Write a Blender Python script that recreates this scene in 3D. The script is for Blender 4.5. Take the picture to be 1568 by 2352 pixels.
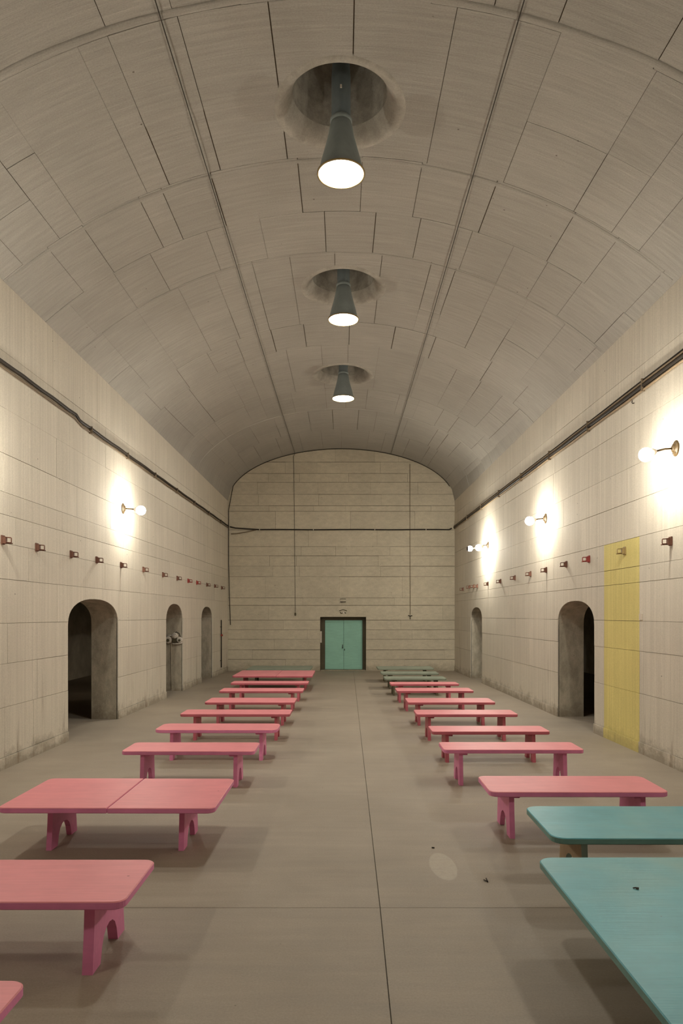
import bpy, bmesh, math, random
from mathutils import Vector, Matrix

random.seed(7)
scene = bpy.context.scene
for o in list(bpy.data.objects):
    bpy.data.objects.remove(o, do_unlink=True)
COL = scene.collection

# ------------------------------------------------------------------ camera
F = 1600.0                 # focal length in pixels of the 1568 x 2352 frame
PX, PY = 790.0, 1412.0     # vanishing point of the hall axis
H = 2.2                    # eye height
cam_d = bpy.data.cameras.new('camera')
cam = bpy.data.objects.new('camera', cam_d)
COL.objects.link(cam)
cam.location = (0, 0, H)
cam.rotation_euler = (math.pi / 2, 0, 0)
cam_d.sensor_fit = 'VERTICAL'
cam_d.sensor_height = 36.0
cam_d.sensor_width = 24.0
cam_d.lens = F * 36.0 / 2352.0
cam_d.shift_x = (784 - PX) / 2352.0
cam_d.shift_y = (PY - 1176) / 2352.0
cam_d.clip_start = 0.05
cam_d.clip_end = 200
scene.camera = cam

# ------------------------------------------------------------------ world, exposure
w = bpy.data.worlds.new('world')
scene.world = w
w.use_nodes = True
w.node_tree.nodes['Background'].inputs[0].default_value = (0.01, 0.01, 0.01, 1)
w.node_tree.nodes['Background'].inputs[1].default_value = 0.0
vs = scene.view_settings
vs.view_transform = 'Standard'
vs.look = 'None'
vs.gamma = 1.0
vs.use_curve_mapping = False
vs.exposure = 0.0

CEIL_LAMP = 146.0           # emission of the pendant lamp discs
WALL_LAMP = 400.0           # emission of the wall globes

# ------------------------------------------------------------------ helpers
def link(o, parent=None):
    COL.objects.link(o)
    if parent is not None:
        o.parent = parent
    return o

def mobj(name, verts, faces, mats, parent=None, smooth=False, uvs=None, fmat=None):
    me = bpy.data.meshes.new(name)
    me.from_pydata([tuple(v) for v in verts], [], faces)
    if not isinstance(mats, (list, tuple)):
        mats = [mats]
    for m in mats:
        me.materials.append(m)
    if fmat:
        for p, i in zip(me.polygons, fmat):
            p.material_index = i
    if uvs is not None:
        l = me.uv_layers.new(name='uv')
        for p in me.polygons:
            for li in p.loop_indices:
                l.data[li].uv = uvs[me.loops[li].vertex_index]
    if smooth:
        for p in me.polygons:
            p.use_smooth = True
    me.update()
    o = bpy.data.objects.new(name, me)
    return link(o, parent)

def tag(o, label, cat, group=None):
    o['label'] = label
    o['category'] = cat
    if group:
        o['group'] = group
    return o

def thing(name, label, cat, loc=(0, 0, 0), rz=0.0, group=None):
    o = bpy.data.objects.new(name, None)
    o.location = loc
    o.rotation_euler = (0, 0, rz)
    o.empty_display_size = 0.1
    link(o)
    return tag(o, label, cat, group)

def struct(o):
    o['kind'] = 'structure'
    return o

BOXF = [(0, 3, 2, 1), (4, 5, 6, 7), (0, 1, 5, 4), (1, 2, 6, 5), (2, 3, 7, 6), (3, 0, 4, 7)]
def box_vf(x0, x1, y0, y1, z0, z1):
    v = [(x0, y0, z0), (x1, y0, z0), (x1, y1, z0), (x0, y1, z0),
         (x0, y0, z1), (x1, y0, z1), (x1, y1, z1), (x0, y1, z1)]
    return v, list(BOXF)

def boxo(name, b, mat, parent=None, bevel=0.0):
    v, f = box_vf(*b)
    if bevel > 0:
        bm = bmesh.new()
        vv = [bm.verts.new(p) for p in v]
        for q in f:
            bm.faces.new([vv[i] for i in q])
        bmesh.ops.bevel(bm, geom=list(bm.edges), offset=bevel, segments=2, affect='EDGES')
        me = bpy.data.meshes.new(name)
        bm.to_mesh(me); bm.free()
        me.materials.append(mat)
        return link(bpy.data.objects.new(name, me), parent)
    return mobj(name, v, f, mat, parent)

def tube_vf(pts, r, n=8, cap=True):
    """sweep a circle along pts"""
    pts = [Vector(p) for p in pts]
    V, Fc = [], []
    up = Vector((0.123, 0.27, 0.95)).normalized()
    prev = None
    for i, p in enumerate(pts):
        a = pts[max(i - 1, 0)]
        b = pts[min(i + 1, len(pts) - 1)]
        t = (b - a).normalized()
        if prev is None:
            s = t.cross(up)
            if s.length < 1e-3:
                s = t.cross(Vector((1, 0, 0)))
            s.normalize()
        else:
            s = (prev - t * prev.dot(t)).normalized()
        prev = s
        u = s.cross(t)
        rr = r[i] if isinstance(r, (list, tuple)) else r
        for k in range(n):
            an = 2 * math.pi * k / n
            V.append(p + s * (rr * math.cos(an)) + u * (rr * math.sin(an)))
    for i in range(len(pts) - 1):
        for k in range(n):
            a = i * n + k
            b = i * n + (k + 1) % n
            Fc.append((a, b, b + n, a + n))
    if cap:
        Fc.append(tuple(range(n - 1, -1, -1)))
        Fc.append(tuple((len(pts) - 1) * n + k for k in range(n)))
    return V, Fc

def tube(name, pts, r, mat, parent=None, n=8):
    V, Fc = tube_vf(pts, r, n)
    return mobj(name, V, Fc, mat, parent, smooth=True)

def lathe(name, prof, mat, parent=None, n=40, cx=0, cy=0, smooth=True, close=False):
    """prof: list of (r, z)"""
    V, Fc = [], []
    for (r, z) in prof:
        for k in range(n):
            a = 2 * math.pi * k / n
            V.append((cx + r * math.cos(a), cy + r * math.sin(a), z))
    m = len(prof)
    for i in range(m - 1 if not close else m):
        j = (i + 1) % m
        for k in range(n):
            a, b = i * n + k, i * n + (k + 1) % n
            c, d = j * n + (k + 1) % n, j * n + k
            Fc.append((a, b, c, d))
    return mobj(name, V, Fc, mat, parent, smooth=smooth)

def sphere(name, c, r, mat, parent=None, nu=24, nv=14, sx=(1, 1, 1)):
    V, Fc = [], []
    for i in range(nv + 1):
        t = math.pi * i / nv
        for k in range(nu):
            a = 2 * math.pi * k / nu
            V.append((c[0] + sx[0] * r * math.sin(t) * math.cos(a),
                      c[1] + sx[1] * r * math.sin(t) * math.sin(a),
                      c[2] + sx[2] * r * math.cos(t)))
    for i in range(nv):
        for k in range(nu):
            a, b = i * nu + k, i * nu + (k + 1) % nu
            Fc.append((a, a + nu, b + nu, b))
    o = mobj(name, V, Fc, mat, parent, smooth=True)
    bm = bmesh.new(); bm.from_mesh(o.data)
    bmesh.ops.remove_doubles(bm, verts=bm.verts, dist=1e-5)
    bm.to_mesh(o.data); bm.free()
    for p in o.data.polygons:
        p.use_smooth = True
    return o

# ------------------------------------------------------------------ materials
def new_mat(name):
    m = bpy.data.materials.new(name)
    m.use_nodes = True
    nt = m.node_tree
    b = nt.nodes['Principled BSDF']
    return m, nt, b

class NG:
    """tiny node helper"""
    def __init__(self, nt):
        self.nt = nt
    def n(self, t, **kw):
        nd = self.nt.nodes.new(t)
        for k, v in kw.items():
            setattr(nd, k, v)
        return nd
    def l(self, a, b):
        self.nt.links.new(a, b)
    def math(self, op, a, b=None, clamp=False):
        nd = self.n('ShaderNodeMath', operation=op, use_clamp=clamp)
        for i, x in enumerate((a, b)):
            if x is None:
                continue
            if isinstance(x, (int, float)):
                nd.inputs[i].default_value = x
            else:
                self.l(x, nd.inputs[i])
        return nd.outputs[0]
    def noise(self, vec, scale, detail=3, rough=0.55, dist=0.0):
        nd = self.n('ShaderNodeTexNoise')
        nd.inputs['Scale'].default_value = scale
        nd.inputs['Detail'].default_value = detail
        nd.inputs['Roughness'].default_value = rough
        nd.inputs['Distortion'].default_value = dist
        self.l(vec, nd.inputs['Vector'])
        return nd.outputs['Fac']
    def mapping(self, vec, scale=(1, 1, 1), loc=(0, 0, 0)):
        nd = self.n('ShaderNodeMapping')
        nd.inputs['Scale'].default_value = scale
        nd.inputs['Location'].default_value = loc
        self.l(vec, nd.inputs['Vector'])
        return nd.outputs[0]
    def ramp(self, fac, p0, p1, c0=(0, 0, 0, 1), c1=(1, 1, 1, 1)):
        nd = self.n('ShaderNodeValToRGB')
        nd.color_ramp.elements[0].position = p0
        nd.color_ramp.elements[1].position = p1
        nd.color_ramp.elements[0].color = c0
        nd.color_ramp.elements[1].color = c1
        self.l(fac, nd.inputs[0])
        return nd.outputs[0]
    def mix(self, fac, a, b, mode='MIX'):
        nd = self.n('ShaderNodeMix', data_type='RGBA', blend_type=mode)
        if isinstance(fac, (int, float)):
            nd.inputs[0].default_value = fac
        else:
            self.l(fac, nd.inputs[0])
        for i, x in ((6, a), (7, b)):
            if isinstance(x, tuple):
                nd.inputs[i].default_value = x if len(x) == 4 else (*x, 1)
            else:
                self.l(x, nd.inputs[i])
        return nd.outputs[2]

def concrete(name, col, mode='pos', streak=(1, 22, 0.7), streak_amt=0.35, rough=0.85,
             dirt=0.0, dirtcol=(0.17, 0.13, 0.08), bump=0.35, var=0.5, speck=True, axis='y', runs=0.0, trowel=0.0):
    m, nt, b = new_mat(name)
    g = NG(nt)
    pos = g.n('ShaderNodeNewGeometry').outputs['Position']
    vec = pos if mode == 'pos' else g.n('ShaderNodeUVMap').outputs[0]
    oi = g.n('ShaderNodeObjectInfo')
    dark = tuple(c * 0.80 for c in col)
    light = tuple(min(1, c * 1.12) for c in col)
    big = g.noise(vec, 0.55, 4, 0.6)
    c = g.mix(g.ramp(big, 0.3, 0.7), (*dark, 1), (*light, 1))
    c = g.mix(1 - var, c, (*col, 1))
    # board / trowel marks
    sv = g.mapping(vec, streak)
    st = g.noise(sv, 1.0, 4, 0.65)
    stc = g.ramp(st, 0.36, 0.66, (1 - streak_amt, 1 - streak_amt, 1 - streak_amt * 1.05, 1), (1 + streak_amt * .4,) * 3 + (1,))
    c = g.mix(1.0, c, stc, 'MULTIPLY')
    # each cast panel takes its own slight tone
    rv = g.math('ADD', g.math('MULTIPLY', oi.outputs['Random'], 0.07), 0.965)
    cr = g.n('ShaderNodeCombineColor')
    for i in range(3):
        g.l(rv, cr.inputs[i])
    c = g.mix(1.0, c, cr.outputs[0], 'MULTIPLY')
    if trowel > 0:                      # short pale trowel strokes, gathered in patches
        ts = g.noise(g.mapping(vec, (1.6, 30, 1), (7, 3, 0)), 1.0, 3, 0.55, 0.4)
        tp = g.noise(vec, 0.8, 3, 0.6)
        tm = g.math('MULTIPLY', g.ramp(ts, 0.56, 0.70), g.ramp(tp, 0.42, 0.62))
        c = g.mix(g.math('MULTIPLY', tm, trowel), c, tuple(min(1, x * 1.55) for x in col))
    fine = g.noise(vec, 55, 3, 0.7)
    c = g.mix(1.0, c, g.ramp(fine, 0.25, 0.75, (0.86, 0.86, 0.85, 1), (1.1, 1.1, 1.1, 1)), 'MULTIPLY')
    if speck:
        vo = g.n('ShaderNodeTexVoronoi')
        vo.inputs['Scale'].default_value = 2.6
        g.l(vec, vo.inputs['Vector'])
        sp = g.ramp(vo.outputs['Distance'], 0.022, 0.036, (1, 1, 1, 1), (0, 0, 0, 1))
        sp = g.math('MULTIPLY', sp, 0.75)
        c = g.mix(sp, c, (0.06, 0.04, 0.03, 1))
    if dirt > 0:
        sx = g.n('ShaderNodeSeparateXYZ'); g.l(pos, sx.inputs[0])
        z = sx.outputs['Z']
        dn = g.noise(g.mapping(pos, (1.6, 1.6, 2.2)), 1.8, 6, 0.7)
        lim = g.math('MULTIPLY', g.math('SUBTRACT', dn, 0.12), 0.85)                # ragged height of the damp stain
        dd = g.math('SUBTRACT', lim, g.math('MULTIPLY', z, 1.0))
        dmask = g.ramp(dd, 0.05, 0.30)
        c = g.mix(g.math('MULTIPLY', dmask, dirt), c, (*dirtcol, 1))
        if runs > 0:
            rn = g.noise(g.mapping(pos, (4.5, 4.5, 0.5)), 1.0, 4, 0.6)
            rm = g.ramp(rn, 0.555, 0.68)
            zf = g.n('ShaderNodeMapRange')
            zf.inputs[1].default_value = 0.0; zf.inputs[2].default_value = 1.7
            zf.inputs[3].default_value = 1.0; zf.inputs[4].default_value = 0.0
            g.l(z, zf.inputs[0])
            yy = g.noise(g.mapping(pos, (0.3, 0.35, 0.0)), 1.0, 1, 0.5)
            rm = g.math('MULTIPLY', g.math('MULTIPLY', rm, zf.outputs[0]), g.ramp(yy, 0.40, 0.56))
            c = g.mix(g.math('MULTIPLY', rm, runs), c, (0.20, 0.13, 0.075, 1))
    g.l(c, b.inputs['Base Color'])
    b.inputs['Roughness'].default_value = rough
    b.inputs['Specular IOR Level'].default_value = 0.25
    hgt = g.math('ADD', g.math('MULTIPLY', st, 1.0), g.math('MULTIPLY', fine, 0.22))
    bp = g.n('ShaderNodeBump')
    bp.inputs['Strength'].default_value = bump
    bp.inputs['Distance'].default_value = 0.02
    g.l(hgt, bp.inputs['Height'])
    g.l(bp.outputs[0], b.inputs['Normal'])
    return m

WALLC = (0.67, 0.605, 0.505)
M_wall = concrete('plaster_wall', WALLC, 'pos', (16, 16, 0.3), 0.10, dirt=0.6, bump=0.22, runs=0.7, var=0.35)
M_yellow = concrete('yellow_paint', (0.72, 0.61, 0.23), 'pos', (16, 16, 0.3), 0.10, dirt=0.35, bump=0.2, speck=False)
M_vault = concrete('vault_concrete', (0.41, 0.385, 0.345), 'uv', (1.1, 17, 1), 0.10, bump=0.75, var=0.35, trowel=0.22)
M_vcore = concrete('vault_joint', (0.22, 0.18, 0.13), 'pos', (2, 2, 2), 0.1, bump=0.2, speck=False)
M_end = concrete('end_wall_block', (0.60, 0.535, 0.415), 'pos', (5, 1, 9), 0.09, dirt=0.45, bump=0.4)
M_jamb = concrete('rough_jamb', (0.52, 0.46, 0.36), 'pos', (6, 6, 3), 0.25, dirt=0.45, bump=0.5)
M_pass = concrete('passage_concrete', (0.58, 0.52, 0.42), 'pos', (2, 2, 2), 0.2, bump=0.3)
M_shaft = concrete('shaft_render', (0.43, 0.40, 0.35), 'pos', (6, 6, 6), 0.25, bump=0.6, speck=False)
M_collar = concrete('collar_render', (0.44, 0.41, 0.36), 'pos', (5, 5, 5), 0.2, bump=0.3, speck=False)

def floor_mat():
    m, nt, b = new_mat('floor_screed')
    g = NG(nt)
    pos = g.n('ShaderNodeNewGeometry').outputs['Position']
    big = g.noise(pos, 0.7, 5, 0.6)
    c = g.mix(g.ramp(big, 0.3, 0.7), (0.285, 0.235, 0.180, 1), (0.350, 0.292, 0.228, 1))
    sweep = g.noise(g.mapping(pos, (0.8, 7, 1)), 1.0, 4, 0.65)
    c = g.mix(1.0, c, g.ramp(sweep, 0.3, 0.7, (0.88, 0.88, 0.87, 1), (1.07, 1.07, 1.07, 1)), 'MULTIPLY')
    fine = g.noise(pos, 70, 3, 0.7)
    c = g.mix(1.0, c, g.ramp(fine, 0.3, 0.7, (0.9, 0.9, 0.9, 1), (1.08, 1.08, 1.08, 1)), 'MULTIPLY')
    vo = g.n('ShaderNodeTexVoronoi'); vo.inputs['Scale'].default_value = 3.2
    g.l(pos, vo.inputs['Vector'])
    sp = g.ramp(vo.outputs['Distance'], 0.018, 0.03, (1, 1, 1, 1), (0, 0, 0, 1))
    c = g.mix(g.math('MULTIPLY', sp, 0.6), c, (0.07, 0.055, 0.04, 1))
    # pale oval patch of spilt plaster on the aisle
    sx = g.n('ShaderNodeSeparateXYZ'); g.l(pos, sx.inputs[0])
    ex = g.math('DIVIDE', g.math('SUBTRACT', sx.outputs['X'], 0.865), 0.115)
    ey = g.math('DIVIDE', g.math('SUBTRACT', sx.outputs['Y'], 6.10), 0.33)
    rr = g.math('ADD', g.math('MULTIPLY', ex, ex), g.math('MULTIPLY', ey, ey))
    pn = g.noise(pos, 22, 4, 0.7)
    pm = g.ramp(g.math('MULTIPLY', g.math('ADD', rr, g.math('MULTIPLY', pn, 0.5)), 0.5), 0.58, 0.66, (1, 1, 1, 1), (0, 0, 0, 1))
    pm = g.math('MULTIPLY', pm, g.ramp(pn, 0.25, 0.6, (0.25,) * 3 + (1,), (0.6,) * 3 + (1,)))
    c = g.mix(pm, c, (0.46, 0.40, 0.32, 1))
    g.l(c, b.inputs['Base Color'])
    rg = g.ramp(sweep, 0.3, 0.7, (0.52,) * 3 + (1,), (0.66,) * 3 + (1,))
    g.l(rg, b.inputs['Roughness'])
    b.inputs['Specular IOR Level'].default_value = 0.35
    bp = g.n('ShaderNodeBump'); bp.inputs['Strength'].default_value = 0.25; bp.inputs['Distance'].default_value = 0.01
    g.l(g.math('ADD', sweep, g.math('MULTIPLY', fine, 0.4)), bp.inputs['Height'])
    g.l(bp.outputs[0], b.inputs['Normal'])
    return m
M_floor = floor_mat()

def paint(name, col, rough=0.45, var=0.12, grain=0.25, chip=None, alt=None):
    m, nt, b = new_mat(name)
    g = NG(nt)
    oc = g.n('ShaderNodeTexCoord').outputs['Object']
    n1 = g.noise(oc, 2.2, 4, 0.6)
    d = tuple(c * (1 - var) for c in col); l = tuple(min(1, c * (1 + var)) for c in col)
    c = g.mix(g.ramp(n1, 0.3, 0.7), (*d, 1), (*l, 1))
    if alt:
        n3 = g.noise(oc, 0.9, 3, 0.6)
        c = g.mix(g.ramp(n3, 0.42, 0.66), c, (*alt, 1))
    gr = g.noise(g.mapping(oc, (1.5, 26, 8)), 2.0, 3, 0.6)
    c = g.mix(1.0, c, g.ramp(gr, 0.3, 0.7, (0.94, 0.94, 0.94, 1), (1.04, 1.04, 1.04, 1)), 'MULTIPLY')
    if chip:
        vo = g.n('ShaderNodeTexVoronoi'); vo.inputs['Scale'].default_value = 4.5
        g.l(oc, vo.inputs['Vector'])
        sp = g.ramp(vo.outputs['Distance'], 0.03, 0.045, (1, 1, 1, 1), (0, 0, 0, 1))
        c = g.mix(g.math('MULTIPLY', sp, 0.7), c, (*chip, 1))
    g.l(c, b.inputs['Base Color'])
    b.inputs['Roughness'].default_value = rough
    b.inputs['Specular IOR Level'].default_value = 0.25
    bp = g.n('ShaderNodeBump'); bp.inputs['Strength'].default_value = grain; bp.inputs['Distance'].default_value = 0.004
    g.l(gr, bp.inputs['Height'])
    g.l(bp.outputs[0], b.inputs['Normal'])
    return m

M_pink = paint('pink_paint', (0.74, 0.25, 0.275), var=0.06, chip=(0.25, 0.06, 0.07))
M_pinkleg = paint('magenta_pink_paint', (0.76, 0.25, 0.45), chip=(0.25, 0.06, 0.09))
M_pinkleg2 = paint('dull_red_pink_paint', (0.50, 0.125, 0.16), chip=(0.22, 0.05, 0.06))
M_teal = paint('teal_paint', (0.11, 0.36, 0.41), rough=0.4, chip=(0.06, 0.07, 0.06), alt=(0.18, 0.37, 0.36), grain=0.35)
M_tealedge = paint('teal_edge_paint', (0.15, 0.28, 0.25), rough=0.4)
M_tan = paint('bare_tan_wood', (0.33, 0.24, 0.15), rough=0.7, chip=(0.12, 0.08, 0.05))
M_paleteal = paint('pale_teal_paint', (0.42, 0.52, 0.47), rough=0.5)
M_greygreen = paint('grey_green_paint', (0.23, 0.26, 0.20), rough=0.5)
M_door = paint('sea_green_paint', (0.30, 0.56, 0.45), rough=0.45, var=0.05, grain=0.1)
M_rust = paint('rusty_iron', (0.16, 0.075, 0.05), rough=0.7, var=0.4)
M_redrust = paint('red_oxide_iron', (0.30, 0.055, 0.045), rough=0.65, var=0.3)
M_bronze = paint('bronze_metal', (0.27, 0.19, 0.08), rough=0.5, var=0.3)
M_brass = paint('aged_brass', (0.075, 0.048, 0.02), rough=0.4, var=0.3)
M_cable = paint('black_cable', (0.035, 0.027, 0.02), rough=0.6)
M_cable2 = paint('brown_cable', (0.19, 0.14, 0.09), rough=0.65)
M_shade = paint('slate_metal', (0.25, 0.285, 0.285), rough=0.5, var=0.1, grain=0.05)
M_tubem = paint('dark_slate_metal', (0.11, 0.13, 0.135), rough=0.5, var=0.1, grain=0.05)
M_dframe = paint('dark_frame', (0.10, 0.085, 0.05), rough=0.6)
M_white = paint('white_enamel', (0.62, 0.56, 0.48), rough=0.5)
M_dark = paint('dark_iron', (0.04, 0.032, 0.025), rough=0.6)
M_plate = paint('pale_plate', (0.66, 0.58, 0.48), rough=0.6)

def emit(name, col, s):
    m, nt, b = new_mat(name)
    b.inputs['Base Color'].default_value = (0.8, 0.8, 0.8, 1)
    b.inputs['Emission Color'].default_value = (*col, 1)
    b.inputs['Emission Strength'].default_value = s
    return m
M_disc = emit('lamp_disc_glow', (1.0, 1.0, 0.95), CEIL_LAMP)
M_globe = emit('lamp_globe_glow', (1.0, 0.95, 0.82), WALL_LAMP)

# ------------------------------------------------------------------ hall geometry
Y0, Y1 = -9.0, 27.3
def XL(y): return -(4.85 - (y - 9.5) * (0.30 / 17.8))
def XR(y): return 4.74 - (y - 9.5) * (0.41 / 17.8)
CROWN = H + 6.52
def ZS(y): return 6.95 - (y - 9.8) * (0.29 / 17.5)      # springing height

def ystep(y, a, b):
    t = max(0.0, min(1.0, (y - a) / (b - a)))
    return t * t * (3 - 2 * t)

def vault_pt(a, y):
    xl, xr = XL(y), XR(y)
    c, hw = (xl + xr) / 2, (xr - xl) / 2
    xi = 0.5 * a + 0.5 * math.sin(a * math.pi / 2)
    x = xi * hw
    r = CROWN - ZS(y)
    R = (hw * hw + r * r) / (2 * r)
    zc = r - (R - math.sqrt(max(R * R - x * x, 0)))
    ze = r * math.sqrt(max(0.0, 1 - xi * xi))
    t = ystep(y, 15, 27)
    return Vector((c + x, y, ZS(y) + (1 - t) * zc + t * ze))

def vault_n(a, y):
    e = 1e-3
    a0, a1 = max(-1, a - e), min(1, a + e)
    d = vault_pt(a1, y) - vault_pt(a0, y)
    return Vector((d.z, 0, -d.x)).normalized()

def a_of_x(x, y):
    lo, hi = -1.0, 1.0
    for _ in range(40):
        m = (lo + hi) / 2
        if vault_pt(m, y).x < x: lo = m
        else: hi = m
    return (lo + hi) / 2

def Vp(a, y, n):
    return vault_pt(a, y) + vault_n(a, y) * n

def Lp(y, z, n):           # left wall: n towards the room
    return Vector((XL(y) + n, y, min(z, ZS(y))))
def Rp(y, z, n):
    return Vector((XR(y) - n, y, min(z, ZS(y))))

def px_wall(side, px):
    """depth at which a pixel column meets a side wall"""
    d = 12.0
    for _ in range(30):
        X = XL(d) if side < 0 else XR(d)
        d = X * F / (px - PX)
    return d
def zpx(py, d): return H + (PY - py) * d / F

# ------------------------------------------------------------------ boolean service
CUTS = []                  # (object, cutter)
def apply_cuts():
    objs = []
    for o, cs in CUTS:
        for c in cs:
            md = o.modifiers.new('cut', 'BOOLEAN')
            md.operation = 'DIFFERENCE'
            md.solver = 'EXACT'
            md.object = c
        objs.append(o)
    dg = bpy.context.evaluated_depsgraph_get()
    dg.update()
    for o in objs:
        me = bpy.data.meshes.new_from_object(o.evaluated_get(dg))
        me.name = o.name
        o.modifiers.clear()
        o.data = me
        if len(me.polygons) == 0:
            bpy.data.objects.remove(o, do_unlink=True)
    seen = set()
    for _, cs in CUTS:
        for c in cs:
            if c.name not in seen:
                seen.add(c.name)
    for nme in seen:
        bpy.data.objects.remove(bpy.data.objects[nme], do_unlink=True)

def panel(name, M, u0, u1, v0, v1, nu, nv, front, back, mat, parent, uvscale=None):
    """closed slab on a mapped surface: M(u, v, n)"""
    V, Fc, UV = [], [], []
    for lay in (front, back):
        for i in range(nu + 1):
            for j in range(nv + 1):
                u = u0 + (u1 - u0) * i / nu
                v = v0 + (v1 - v0) * j / nv
                V.append(M(u, v, lay))
                UV.append((u * (uvscale or 1), v))
    W = nv + 1
    N = (nu + 1) * W
    for i in range(nu):
        for j in range(nv):
            a = i * W + j
            Fc.append((a, a + W, a + W + 1, a + 1))
            Fc.append((N + a, N + a + 1, N + a + W + 1, N + a + W))
    for i in range(nu):
        a = i * W
        Fc.append((a, N + a, N + a + W, a + W))
        a = i * W + nv
        Fc.append((a, a + W, N + a + W, N + a))
    for j in range(nv):
        a = j
        Fc.append((a, a + 1, N + a + 1, N + a))
        a = nu * W + j
        Fc.append((a, N + a, N + a + 1, a + 1))
    o = mobj(name, V, Fc, mat, parent, uvs=UV)
    bm = bmesh.new(); bm.from_mesh(o.data)
    bmesh.ops.recalc_face_normals(bm, faces=bm.faces)
    bm.to_mesh(o.data); bm.free()
    return o

# ------------------------------------------------------------------ floor
floor = struct(boxo('floor', (-10, 10, Y0 - 0.5, Y1 + 0.6, -0.4, -0.02), M_vcore))
FJ = [(-9.5, 0.12), (5.23, 0.27), (Y1 + 0.5, 0.37)]         # the slightly crooked long joint
def slab(x0a, x0b, x1a, x1b, ya, yb):
    v = [(x0a, ya, -0.03), (x1a, ya, -0.03), (x1b, yb, -0.03), (x0b, yb, -0.03),
         (x0a, ya, 0), (x1a, ya, 0), (x1b, yb, 0), (x0b, yb, 0)]
    return mobj('floor_slab', v, list(BOXF), M_floor, floor)
for (ya, xa), (yb, xb) in zip(FJ[:-1], FJ[1:]):
    g0 = 0.0035 if ya > -9 else 0
    slab(-9.9, -9.9, xa - 0.0035, xb - 0.0035, ya + g0, yb - 0.0025)
    slab(xa + 0.0035, xb + 0.0035, 9.9, 9.9, ya + g0, yb - 0.0025)

# ------------------------------------------------------------------ side walls
TH = 0.56                  # wall thickness
def wall_core(name, P):
    V, Fc = [], []
    ys = [Y0, Y1 + 0.3]
    for y in ys:
        for (z, n) in ((-0.02, -0.018), (9, -0.018), (9, -TH), (-0.02, -TH)):
            V.append(P(y, z, n))
    Fc = [(0, 1, 2, 3), (7, 6, 5, 4), (0, 4, 5, 1), (1, 5, 6, 2), (2, 6, 7, 3), (3, 7, 4, 0)]
    o = mobj(name, V, Fc, M_jamb)
    bm = bmesh.new(); bm.from_mesh(o.data)
    bmesh.ops.recalc_face_normals(bm, faces=bm.faces)
    bm.to_mesh(o.data); bm.free()
    return struct(o)
wall_left = wall_core('wall_left', Lp)
wall_right = wall_core('wall_right', Rp)

def arch_profile(y0, y1, zs, zt, n=18, e=2.35):
    c, a = (y0 + y1) / 2, (y1 - y0) / 2
    pts = [(y0, -0.3), (y1, -0.3)]
    for k in range(n + 1):
        t = math.pi * k / n
        cx, sy = math.cos(t), math.sin(t)
        pts.append((c + a * math.copysign(abs(cx) ** (2 / e), cx), zs + (zt - zs) * abs(sy) ** (2 / e)))
    return pts

def arch_cutter(P, y0, y1, zs, zt):
    pr = arch_profile(y0, y1, zs, zt)
    n = len(pr)
    V = [P(y, z, 0.3) for y, z in pr] + [P(y, z, -TH - 0.3) for y, z in pr]
    Fc = [tuple(range(n)), tuple(range(2 * n - 1, n - 1, -1))]
    for i in range(n):
        j = (i + 1) % n
        Fc.append((i, n + i, n + j, j))
    o = mobj('cutter', V, Fc, M_jamb)
    bm = bmesh.new(); bm.from_mesh(o.data)
    bmesh.ops.recalc_face_normals(bm, faces=bm.faces)
    bm.to_mesh(o.data); bm.free()
    return o

ARCH_L = [(12.13, 14.68, 2.02, 2.50), (18.4, 20.15, 2.0, 2.50), (22.6, 24.3, 2.0, 2.47)]
ARCH_R = [(12.98, 15.05, 2.0, 2.48), (22.45, 24.2, 2.0, 2.45)]
cutL = [(a, arch_cutter(Lp, *a)) for a in ARCH_L]
cutR = [(a, arch_cutter(Rp, *a)) for a in ARCH_R]
CUTS.append((wall_left, [c for _, c in cutL]))
CUTS.append((wall_right, [c for _, c in cutR]))

def split(lo, hi, smin, smax, forced=(), rnd=random):
    fs = sorted([lo] + [f for f in forced if lo < f < hi] + [hi])
    out = [lo]
    for a, b in zip(fs[:-1], fs[1:]):
        x = a
        while b - x > smax:
            x += rnd.uniform(smin, smax)
            if b - x < smin * 0.5:
                break
            out.append(x)
        out.append(b)
    return out

def wall_panels(P, parent, courses, cuts, stripe=None, seed=1):
    rnd = random.Random(seed)
    ya, yb = 3.0, Y1 - 0.005
    for ci, (z0, z1) in enumerate(zip(courses[:-1], courses[1:])):
        forced = []
        in_stripe = stripe and z1 <= stripe[2] + 1e-6
        if in_stripe:
            forced = [stripe[0], stripe[1]]
        plinth = ci == 0
        cols = split(ya, yb, 1.5, 3.6, forced, rnd)
        for y0, y1 in zip(cols[:-1], cols[1:]):
            yel = in_stripe and y0 >= stripe[0] - 1e-6 and y1 <= stripe[1] + 1e-6
            if plinth and not yel and rnd.random() < 0.0:
                continue
            gl = 0.001 if in_stripe and abs(y0 - stripe[1]) < 1e-6 or yel else rnd.choice((0.002, 0.003, 0.004, 0.006))
            gr = 0.001 if in_stripe and abs(y1 - stripe[0]) < 1e-6 or yel else rnd.choice((0.002, 0.003, 0.004))
            gb = rnd.choice((0.0015, 0.003, 0.004))
            gt = rnd.choice((0.0015, 0.003, 0.0045))
            front = rnd.uniform(-0.002, 0.002) + (0.016 if plinth else 0.0)
            nm = 'painted_panel' if yel else ('plinth_panel' if plinth else 'wall_panel')
            zt = z1 - gt if z1 < 8 else 9
            o = panel(nm, P, y0 + gl, y1 - gr, z0 + gb if z0 > 0 else 0.0, zt, 1, 1, front, -0.03,
                      M_yellow if yel else M_wall, parent)
            if yel:
                o['label'] = 'yellow painted wall panel'
            cs = [c for (a, c) in cuts if a[0] < y1 and a[1] > y0 and z0 < a[3]]
            if cs:
                CUTS.append((o, cs))
STRIPE = (11.1, 12.52, 3.45)
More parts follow.
